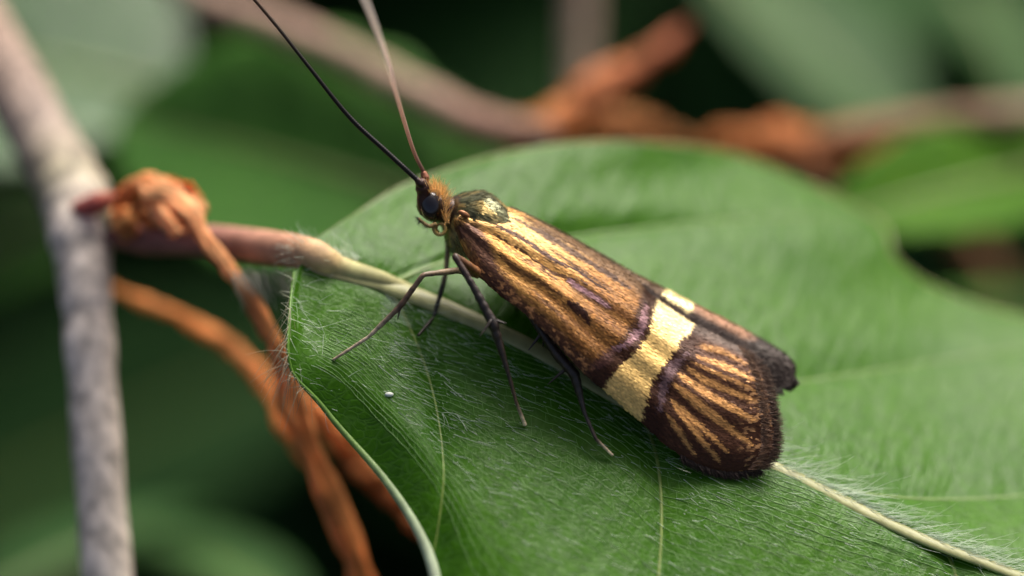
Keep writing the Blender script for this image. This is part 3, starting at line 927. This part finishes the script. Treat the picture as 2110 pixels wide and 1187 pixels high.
def scale_layer(mb, W3, colf, n, L, Wd, flip=1.0, tilt=.10, lift=.012):
    """lay n small overlapping scales on a surface grid W3; colf(u, v) gives their colours"""
    Su = np.gradient(W3, axis=0); Sv = np.gradient(W3, axis=1)
    area = np.linalg.norm(np.cross(Su, Sv), axis=-1)
    p = area.ravel() / area.sum()
    pick = rng.choice(len(p), n, p=p)
    nu, nv = W3.shape[:2]
    u = (pick // nv + rng.uniform(-.5, .5, n)) / (nu - 1); v = (pick % nv + rng.uniform(-.5, .5, n)) / (nv - 1)
    u = np.clip(u, 0, 1); v = np.clip(v, 0, 1)
    X = bilinear(W3, u, v)
    tu = norm(bilinear(Su, u, v)); tv = bilinear(Sv, u, v)
    nn = norm(np.cross(tu, tv)) * flip
    ang = rng.normal(0, .13, n)[:, None]
    sv = np.cross(nn, tu)
    d = tu * np.cos(ang) + sv * np.sin(ang); sd = np.cross(nn, d)
    n2 = norm(nn + rng.normal(0, tilt, (n, 1)) * sd + rng.normal(0, tilt, (n, 1)) * d)
    d = norm(d - n2 * np.sum(d * n2, -1, keepdims=True)); sd = np.cross(n2, d)
    ll = (L * rng.uniform(.7, 1.3, n))[:, None]; ww = (Wd * rng.uniform(.7, 1.3, n))[:, None]
    h = (lift * rng.uniform(.6, 1.6, n))[:, None]
    b0 = X + nn * .004
    V = np.stack([b0 - sd * ww * .3, b0 + sd * ww * .3,
                  b0 + d * ll * .55 + sd * ww * .5 + n2 * h * 1.2, b0 + d * ll * .55 - sd * ww * .5 + n2 * h * 1.2,
                  b0 + d * ll + sd * ww * .3 + n2 * h, b0 + d * ll - sd * ww * .3 + n2 * h], 1)
    base = np.arange(n)[:, None] * 6
    F = np.concatenate([base + [0, 1, 2, 3], base + [3, 2, 4, 5]])
    c = colf(u, v)
    c = c * rng.uniform(.76, 1.2, (n, 1))
    mb.add(V.reshape(-1, 3), F, np.repeat(c, 6, 0))

def forewing_near():
    G = near_wing_px()
    W3 = P(G[..., 0], G[..., 1], G[..., 2])
    u = np.linspace(0, 1, NU)[:, None] + 0 * np.zeros((1, NV)); v = np.linspace(0, 1, NV)[None] + 0 * u
    Nn = norm(np.cross(np.gradient(W3, axis=0), np.gradient(W3, axis=1)))
    flip = 1.0 if (Nn.reshape(-1, 3) @ -FWD).mean() > 0 else -1.0
    # shallow lengthwise folds of the wing
    W3 = W3 + (Nn * flip) * (.035 * np.sin(v * 24) * np.sin(np.pi * v) * np.sin(np.pi * u) ** .4)[..., None]
    col = wing_color(G[..., 0], G[..., 1], u, v, 0 * u) * .9
    mb = MB()
    back = W3 - (Nn * flip) * .03
    mb.grid(np.concatenate([W3, back[:, ::-1]], 1), np.concatenate([col, col[:, ::-1] * .6], 1), wrap=True)
    wing = mb.build("forewing", M_MEMB, moth)
    wing["label"] = "near forewing with yellow band and golden rays"
    def cf(uu, vv):
        g2 = bilinear(G, uu, vv)
        return wing_color(g2[:, 0], g2[:, 1], uu, vv, rng.normal(0, .25, len(uu)))
    mb = MB()
    scale_layer(mb, W3, cf, 36000, .135, .034, flip, tilt=.06, lift=.008)
    o = mb.build("wing_scales", M_SCALE, wing, smooth=False); o["kind"] = "stuff"
    # fringe along the hind margin, the outer margin and the tip of the costa
    mb = MB()
    Tm = norm(np.gradient(W3, axis=0))
    def fr(idx_u, idx_v, dirs, l0, l1, n, c0, spread=.24):
        k = rng.integers(0, len(idx_u), n)
        root = W3[idx_u[k], idx_v[k]] + rng.normal(0, .012, (n, 3))
        d = dirs[k] + rng.normal(0, spread, (n, 3))
        c = c0 * rng.uniform(.5, 1.5, (n, 1))
        mb.hairs(root, d, rng.uniform(l0, l1, n), .011, seg=2, c=c, bend=rng.normal(0, .02, (n, 3)))
    vi = np.arange(NV)
    outd = norm(W3[-1] - W3[-14])
    fr(np.full(NV, NU - 1), vi, outd, .07, .34, 2600, srgb(98, 74, 58))
    fr(np.full(NV, NU - 8), vi, outd, .12, .30, 2200, srgb(120, 90, 68))
    ui = np.arange(int(NU * .62), NU)
    dd = norm(.75 * Tm[ui, 0] + .7 * norm(W3[ui, 0] - W3[ui, 6]))
    fr(ui, np.zeros(len(ui), int), dd, .10, .34, 2200, srgb(84, 68, 60))
    ui = np.arange(int(NU * .80), NU)
    dd = norm(.8 * Tm[ui, -1] + .7 * norm(W3[ui, -1] - W3[ui, -6]))
    fr(ui, np.full(len(ui), NV - 1), dd, .08, .26, 1800, srgb(52, 36, 30))
    o = mb.build("wing_fringe", M_FRINGE, wing, smooth=False); o["kind"] = "stuff"
forewing_near()

def forewing_far():
    n = 160
    Bq = pcurve([(1046, 431, 1.0), (1120, 466, 1.1), (1200, 511, 1.15), (1300, 575, 1.2), (1352, 616, 1.2), (1440, 676, 1.25), (1500, 712, 1.3), (1548, 748, 1.3), (1572, 782, 1.3), (1592, 797, 1.35), (1610, 798, 1.4)], n)
    Aq = pcurve([(1050, 427, 1.5), (1120, 460, 1.7), (1200, 503, 1.8), (1300, 560, 1.7), (1356, 588, 1.7), (1440, 632, 1.7), (1510, 668, 1.75), (1572, 703, 1.8), (1608, 728, 1.75), (1629, 756, 1.7), (1630, 780, 1.6)], n)
    Eq = pcurve([(1040, 470, 2.4), (1110, 520, 2.9), (1190, 570, 3.3), (1290, 630, 3.5), (1350, 670, 3.4), (1440, 720, 3.2), (1520, 760, 2.7), (1575, 784, 2.2), (1612, 790, 1.8), (1624, 792, 1.6)], n)
    m2 = 60
    v = np.linspace(0, 1, m2)[None, :, None]
    a = .36
    # quadratic through B (v=0), A (v=a), E (v=1)
    l0 = (v - a) * (v - 1) / (a * 1.0); l1 = v * (v - 1) / (a * (a - 1)); l2 = v * (v - a) / (1 - a)
    G = l0 * Bq[:, None] + l1 * Aq[:, None] + l2 * Eq[:, None]
    # rounded tip
    u = np.linspace(0, 1, n)[:, None]
    vv = v[..., 0]
    G[..., 0] += 3 * np.clip(4 * vv * (1 - vv), 0, 1) ** .6 * sstep(.8, 1, u)
    G[..., 1] += 1 * np.clip(4 * vv * (1 - vv), 0, 1) ** .6 * sstep(.8, 1, u)
    W3 = P(G[..., 0], G[..., 1], G[..., 2])
    Nn = norm(np.cross(np.gradient(W3, axis=0), np.gradient(W3, axis=1)))
    flip = 1.0 if (Nn[:, :30].reshape(-1, 3) @ UPV).mean() > 0 else -1.0
    def colf(px, py, uu, v2):
        along = (px - 940) * .82 + (py - 450) * .57
        c = np.zeros(px.shape + (3,)) + srgb(84, 64, 44)
        st = vnoise(v2 * 14, along / 60, 61)
        c = c * (.7 + .6 * st)[..., None]
        yb = sstep(430, 436, along) * (1 - sstep(497, 505, along))
        c = c * (1 - yb[..., None]) + srgb(250, 228, 166) * yb[..., None]
        o_ = sstep(497, 505, along)
        oc = srgb(136, 100, 76) * (1 - sstep(.34, .5, v2))[..., None] + srgb(60, 44, 38) * sstep(.34, .5, v2)[..., None]
        dk = (1 - sstep(.08, .24, v2)) + sstep(610, 655, along)  # dark fringe edge, plus shade on the tip painted into the colour
        dk = np.clip(dk, 0, 1)[..., None]
        oc = oc * (1 - dk) + srgb(46, 38, 34) * dk
        c = c * (1 - o_[..., None]) + oc * o_[..., None]
        return c
    uu = u + 0 * vv
    col = colf(G[..., 0], G[..., 1], uu, vv + 0 * u)
    mb = MB()
    back = W3 - Nn * flip * .03
    mb.grid(np.concatenate([W3, back[:, ::-1]], 1), np.concatenate([col, col[:, ::-1] * .6], 1), wrap=True)
    wing = mb.build("forewing", M_MEMB, moth)
    wing["label"] = "far forewing, only its upper edge and dark tip showing"
    def cf(u2, v2):
        g2 = bilinear(G, u2, v2)
        return colf(g2[:, 0], g2[:, 1], u2, v2)
    mb = MB()
    scale_layer(mb, W3, cf, 14000, .11, .042, flip)
    o = mb.build("wing_scales", M_SCALE, wing, smooth=False); o["kind"] = "stuff"
    mb = MB()
    nh = 2200
    k = rng.integers(0, m2, nh)
    d = norm(W3[-1] - W3[-8])[k] + rng.normal(0, .2, (nh, 3))
    mb.hairs(W3[-1, k] + rng.normal(0, .015, (nh, 3)), d, rng.uniform(.08, .24, nh), .011, seg=2, c=srgb(58, 46, 40) * rng.uniform(.5, 1.5, (nh, 1)))
    ui = rng.integers(int(n * .66), n, 1500)
    d = norm(.7 * norm(np.gradient(W3, axis=0))[ui, 0] + .8 * norm(W3[ui, 0] - W3[ui, 5])) + rng.normal(0, .2, (1500, 3))
    mb.hairs(W3[ui, 0], d, rng.uniform(.08, .28, 1500), .011, seg=2, c=srgb(64, 54, 48) * rng.uniform(.5, 1.5, (1500, 1)))
    o = mb.build("wing_fringe", M_FRINGE, wing, smooth=False); o["kind"] = "stuff"
forewing_far()

# body: head, thorax and abdomen in one continuous skin
def body():
    ax = [ # px, py, d, half height (image), half depth
     (866, 402, .70, .06, .06), (872, 408, .72, .22, .22), (882, 418, .76, .34, .34), (897, 427, .80, .38, .40), (912, 432, .84, .34, .36),
     (922, 436, .90, .40, .40), (936, 442, .95, .58, .58), (955, 452, 1.0, .78, .74), (982, 466, 1.02, .84, .78), (1012, 482, 1.05, .74, .72),
     (1040, 502, 1.08, .58, .60), (1080, 545, 1.05, .44, .50), (1140, 610, .95, .44, .50), (1200, 690, .85, .42, .48), (1250, 750, .75, .36, .40), (1300, 805, .70, .22, .26), (1325, 830, .70, .05, .06)]
    ax = np.asarray(ax, float)
    A = catmull(ax, 140)
    cen = P(A[:, 0], A[:, 1], A[:, 2])
    tg = norm(np.gradient(cen, axis=0))
    side = norm(np.cross(tg, -FWD)); side[side @ UPV < 0] *= -1        # image-plane 'up' of the body
    dep = np.cross(tg, side); dep[dep @ -FWD < 0] *= -1
    a = np.linspace(0, 2 * np.pi, 48, endpoint=False)
    hh = np.clip(A[:, 3], .02, None); dd = np.clip(A[:, 4], .02, None)
    ring = cen[:, None] + (np.cos(a)[None] * hh[:, None])[..., None] * side[:, None] + (np.sin(a)[None] * dd[:, None])[..., None] * dep[:, None]
    k = np.linspace(0, 1, 140)[:, None] + 0 * a[None]
    up = np.cos(a)[None] + 0 * k
    nz = vnoise(k * 60, a[None] * 3 + 0 * k, 3)
    gold, dk, cream = srgb(190, 150, 80), srgb(56, 46, 34), srgb(214, 204, 164)
    c = np.zeros(k.shape + (3,)) + dk
    hi = sstep(-.1, .5, up) * sstep(.28, .34, k)
    g = hi * sstep(.35, .7, nz)
    c = c * (1 - .2 * g[..., None]) + gold * .2 * g[..., None]
    lo = (1 - sstep(-.35, .0, up)) * sstep(.33, .4, k)
    c = c * (1 - .7 * lo[..., None]) + srgb(120, 104, 74) * .7 * lo[..., None]
    st = np.exp(-((up + .30) / .20) ** 2) * sstep(.33, .4, k)
    c = c * (1 - st[..., None]) + cream * st[..., None]
    hd = 1 - sstep(.27, .32, k)
    c = c * (1 - hd[..., None]) + srgb(62, 42, 30) * hd[..., None]
    mb = MB()
    mb.grid(ring, c, wrap=True)
    o = mb.build("body", M_BODY, moth)
    # metallic scales on the back of the thorax
    lo_i, hi_i = 48, 92
    sub = ring[lo_i:hi_i]
    order = [i % 48 for i in range(-8, 17)]
    W3 = sub[:, order]
    Nn = norm(np.cross(np.gradient(W3, axis=0), np.gradient(W3, axis=1)))
    fl = 1.0 if (Nn.reshape(-1, 3) @ (UPV - FWD)).mean() > 0 else -1.0
    def cf(u, v):
        nz2 = vnoise(v * 12 + 2, u * 3 + 1, 77) * .6 + vnoise(v * 26, u * 8, 78) * .4
        kk = (sstep(.40, .74, nz2) * sstep(.22, .5, v) * (1 - .75 * sstep(.74, .9, u)))[:, None]
        cc = srgb(88, 90, 62) * (1 - kk) + srgb(196, 172, 110) * kk
        return cc
    mb = MB()
    scale_layer(mb, W3, cf, 5200, .20, .05, fl, tilt=.06, lift=.008)
    s = mb.build("body_scales", M_THORAX, o, smooth=False); s["kind"] = "stuff"
    # pale fuzz under the abdomen and thorax
    mb = MB()
    n = 900
    i = rng.integers(56, 128, n); j = rng.integers(14, 34, n)
    mb.hairs(ring[i, j], norm(ring[i, j] - cen[i]) + .8 * tg[i] + rng.normal(0, .25, (n, 3)), rng.uniform(.10, .30, n), .009, seg=2, c=srgb(176, 178, 128) * rng.uniform(.6, 1.2, (n, 1)))
    s = mb.build("body_hair", M_TUFT, o, smooth=False); s["kind"] = "stuff"
    # shoulder cover (tegula)
    mb = MB()
    mb.ball(P(956, 441, .12), (.16, .075, .06), srgb(146, 96, 58), 18, 10, axes=[norm(tg[60]), side[60], dep[60]])
    mb.build("tegula", M_BODY, moth)
    # face block in front of the eyes
    mb = MB()
    mb.tube(catmull([P(866, 372, .42), P(871, 384, .45), P(874, 398, .5), P(872, 418, .55), P(876, 440, .6)], 30), np.interp(np.linspace(0, 1, 30), [0, .3, .6, 1], [.13, .2, .17, .14]), 16, srgb(66, 38, 28))
    mb.build("face", M_BODY, moth)
    # eyes
    for (px, py, d) in ((888, 425, .52), (884, 420, 1.12)):
        mb = MB()
        mb.ball(P(px, py, d), (.27, .37, .22), srgb(24, 17, 18), 32, 20, axes=[RGT, UPV, -FWD])
        mb.build("eye", M_EYE, moth)
    # rusty hair tuft between and behind the eyes
    mb = MB()
    n = 430
    q = rng.uniform(0, 1, n)
    px = np.interp(q, [0, .35, .6, 1], [880, 903, 918, 920]) + rng.normal(0, 3, n)
    py = np.interp(q, [0, .35, .6, 1], [388, 398, 420, 462]) + rng.normal(0, 4, n)
    root = P(px, py, rng.uniform(.30, .95, n))
    ang = np.interp(q, [0, .4, .7, 1], [2.1, 1.45, 1.25, 1.75])[:, None] + rng.normal(0, .28, (n, 1))
    d = np.cos(ang) * RGT + np.sin(ang) * UPV + rng.normal(0, .25, (n, 1)) * FWD
    mb.hairs(root, d, np.interp(q, [0, .5, 1], [.24, .36, .26]) * rng.uniform(.6, 1.25, n), .0095, seg=3, bend=rng.normal(0, .05, (n, 3)), c=srgb(255, 220, 150) * rng.uniform(.6, 1.3, (n, 1)))
    s = mb.build("head_tuft", M_TUFT, moth, smooth=False); s["kind"] = "stuff"
    # palps with bristles, curled proboscis
    for dd_ in (.35, .75):
        mb = MB()
        pa = catmull([P(898, 462, dd_ + .05), P(884, 466, dd_), P(870, 457, dd_), P(863, 450, dd_)], 20)
        mb.tube(pa, np.linspace(.06, .03, 20), 8, srgb(150, 120, 66))
        i = rng.integers(6, 20, 60)
        mb.hairs(pa[i], -RGT * .8 + rng.normal(0, .5, (60, 3)), rng.uniform(.06, .17, 60), .007, seg=2, c=srgb(48, 42, 32))
        mb.build("palp", M_LEG, moth)
    mb = MB()
    th = np.linspace(2.4, 2.4 + 2.6 * np.pi, 60)
    rr = np.linspace(15, 8, 60)
    mb.tube(P(907 + rr * np.cos(th) * .9, 471 - rr * np.sin(th) * .95, np.linspace(.45, .65, 60)), np.linspace(.055, .035, 60), 10, srgb(176, 146, 78))
    mb.build("proboscis", M_LEG, moth)
body()

# antennae: long ringed threads running out of the frame
def antenna(pts, rads, cols, scape, scape_col):
    mb = MB()
    path = catmull([P(*p) for p in pts], 900)
    k = np.linspace(0, len(pts) - 1, 900)
    rad = np.interp(k, np.arange(len(pts)), rads)
    L = np.concatenate([[0], np.cumsum(np.linalg.norm(np.diff(path, axis=0), axis=1))])
    rad = rad * (1 + .05 * np.sin(L / .06 * 2 * np.pi))
    c = np.stack([np.interp(k, np.arange(len(pts)), [x[j] for x in cols]) for j in range(3)], -1)
    c = c * (.94 + .10 * (np.sin(L / .06 * 2 * np.pi) > -.2))[:, None]
    mb.tube(path, rad, 10, c)
    o = mb.build("antenna", M_ANT, moth)
    mb = MB()
    mb.tube(catmull([P(*p) for p in scape], 16), np.interp(np.linspace(0, 1, 16), [0, .5, 1], [.08, .11, .07]), 12, scape_col)
    mb.build("scape", M_BODY, o)
AB, AC = srgb(22, 19, 18), srgb(60, 46, 34)
antenna([(860, 371, .3), (800, 316, .3), (720, 241, .2), (640, 142, 0), (580, 66, -.1), (525, 0, -.2), (430, -110, -.5), (300, -300, -1)],
        [.068, .064, .058, .05, .044, .042, .04, .03], [AB, AB, AB, srgb(34, 28, 22), AC, srgb(90, 66, 46), AC, AC], [(873, 386, .35), (866, 378, .32), (858, 369, .3)], srgb(54, 32, 26))
antenna([(873, 355, .5), (852, 310, .2), (827, 230, -.6), (802, 140, -1.8), (772, 50, -3), (748, -10, -3.8), (700, -120, -5), (600, -300, -7)],
        [.046, .047, .052, .056, .059, .060, .058, .05], [srgb(120, 84, 74), srgb(196, 160, 142), srgb(228, 200, 184), srgb(248, 234, 224), srgb(250, 240, 232), srgb(250, 244, 238), AC, AC], [(877, 376, .5), (876, 366, .5), (872, 355, .5)], srgb(150, 92, 66))  # pale colours paint in the light on this antenna

# legs
def leg(pts, rads, cols, spurs=(), bristle=60, pale_tip=True):
    """pts (px,py,d or None for on-the-leaf)"""
    w3 = []
    for p in pts:
        if p[2] is None:
            w3.append(leaf_pt(p[0], p[1], .05))
        else:
            w3.append(P(*p))
    w3 = np.asarray(w3)
    n = 26 * (len(pts) - 1)
    # mostly straight segments with short bends at the joints
    seg = np.linspace(0, len(pts) - 1, n)
    path = np.stack([np.interp(seg, np.arange(len(pts)), w3[:, j]) for j in range(3)], -1)
    for _ in range(3):
        path[1:-1] = .25 * path[:-2] + .5 * path[1:-1] + .25 * path[2:]
    rad = np.interp(seg, np.arange(len(pts)), rads) * 1.32
    L = np.concatenate([[0], np.cumsum(np.linalg.norm(np.diff(path, axis=0), axis=1))])
    rad = rad * (1 + .10 * (vnoise(L * 9, L * 0, 4) - .5) * 2)
    c = np.stack([np.interp(seg, np.arange(len(pts)), [x[j] for x in cols]) for j in range(3)], -1)
    c = c * (.75 + .5 * vnoise(L * 12, L * 0, 9))[:, None]
    mb = MB()
    mb.tube(path, rad, 10, c)
    if bristle:
        i = rng.integers(4, n - 2, bristle)
        tg = norm(np.gradient(path, axis=0))[i]
        mb.hairs(path[i], .9 * tg + rng.normal(0, .45, (bristle, 3)), rng.uniform(.06, .14, bristle), .006, seg=2, c=srgb(40, 32, 26))
    o = mb.build("leg", M_LEG, moth)
    for a, b_, r0 in spurs:
        ms = MB()
        pa, pb = P(*a), P(*b_)
        ms.tube(np.linspace(pa, pa + (pb - pa) * 1.7, 8), np.linspace(r0 * 2.0, r0 * .4, 8), 6, srgb(44, 34, 26))
        ms.build("spur", M_LEG, o)
    return o
LB, LBR, LP, LDK = srgb(156, 134, 98), srgb(140, 92, 48), srgb(255, 228, 184), srgb(44, 33, 26)
# near fore leg, mid leg, hind leg
leg([(985, 566, .45), (945, 557, .15), (872, 566, -.35), (824, 632, -.2), (760, 694, -.05), (686, 744, None)], [.075, .062, .048, .058, .036, .028],
    [LBR, LB, srgb(124, 102, 80), srgb(92, 66, 48), srgb(186, 168, 142), srgb(170, 150, 124)], [((826, 628, -.2), (822, 646, -.25), .02)], 40)
leg([(1014, 578, .1), (972, 552, -.25), (936, 526, -.55), (975, 590, -.65), (1016, 666, -.7), (1048, 772, -.5), (1064, 830, -.35), (1081, 879, None)], [.085, .075, .06, .066, .10, .04, .034, .034],
    [LBR, LBR, srgb(70, 46, 34), LDK, LDK, srgb(52, 40, 30), srgb(96, 74, 54), LP], [((1012, 660, -.78), (998, 680, -.9), .026), ((1020, 660, -.72), (1034, 664, -.75), .024)], 60)
leg([(1076, 622, .2), (1118, 686, -.05), (1148, 730, -.2), (1184, 772, -.3), (1204, 850, -.3), (1228, 905, -.35), (1261, 941, None)], [.07, .08, .10, .10, .038, .034, .03],
    [LDK, LDK, srgb(56, 42, 32), srgb(48, 38, 30), srgb(52, 44, 38), srgb(70, 56, 46), LP], [((1118, 684, -.05), (1101, 706, -.1), .03), ((1122, 688, -.05), (1120, 704, 0), .026), ((1168, 758, -.25), (1145, 778, -.3), .03)], 160)
# far legs
leg([(940, 470, 1.1), (924, 498, 1.25), (919, 560, 1.25), (912, 590, 1.25), (893, 655, 1.2), (861, 694, None)], [.05, .05, .045, .05, .036, .028], [LB, LB, LB, LDK, srgb(70, 62, 48), LDK], [], 30)
leg([(1030, 570, 1.4), (1052, 602, 1.7), (1070, 650, 2.0), (1084, 666, 2.1), (1102, 668, None)], [.05, .045, .04, .036, .028], [srgb(90, 92, 48)] * 5, [], 20)
leg([(1190, 740, .9), (1215, 775, .9), (1240, 808, .85), (1290, 842, .75), (1340, 872, None)], [.06, .055, .045, .036, .028], [srgb(88, 90, 56), srgb(96, 98, 60), srgb(70, 66, 42), LDK, LDK], [], 30)
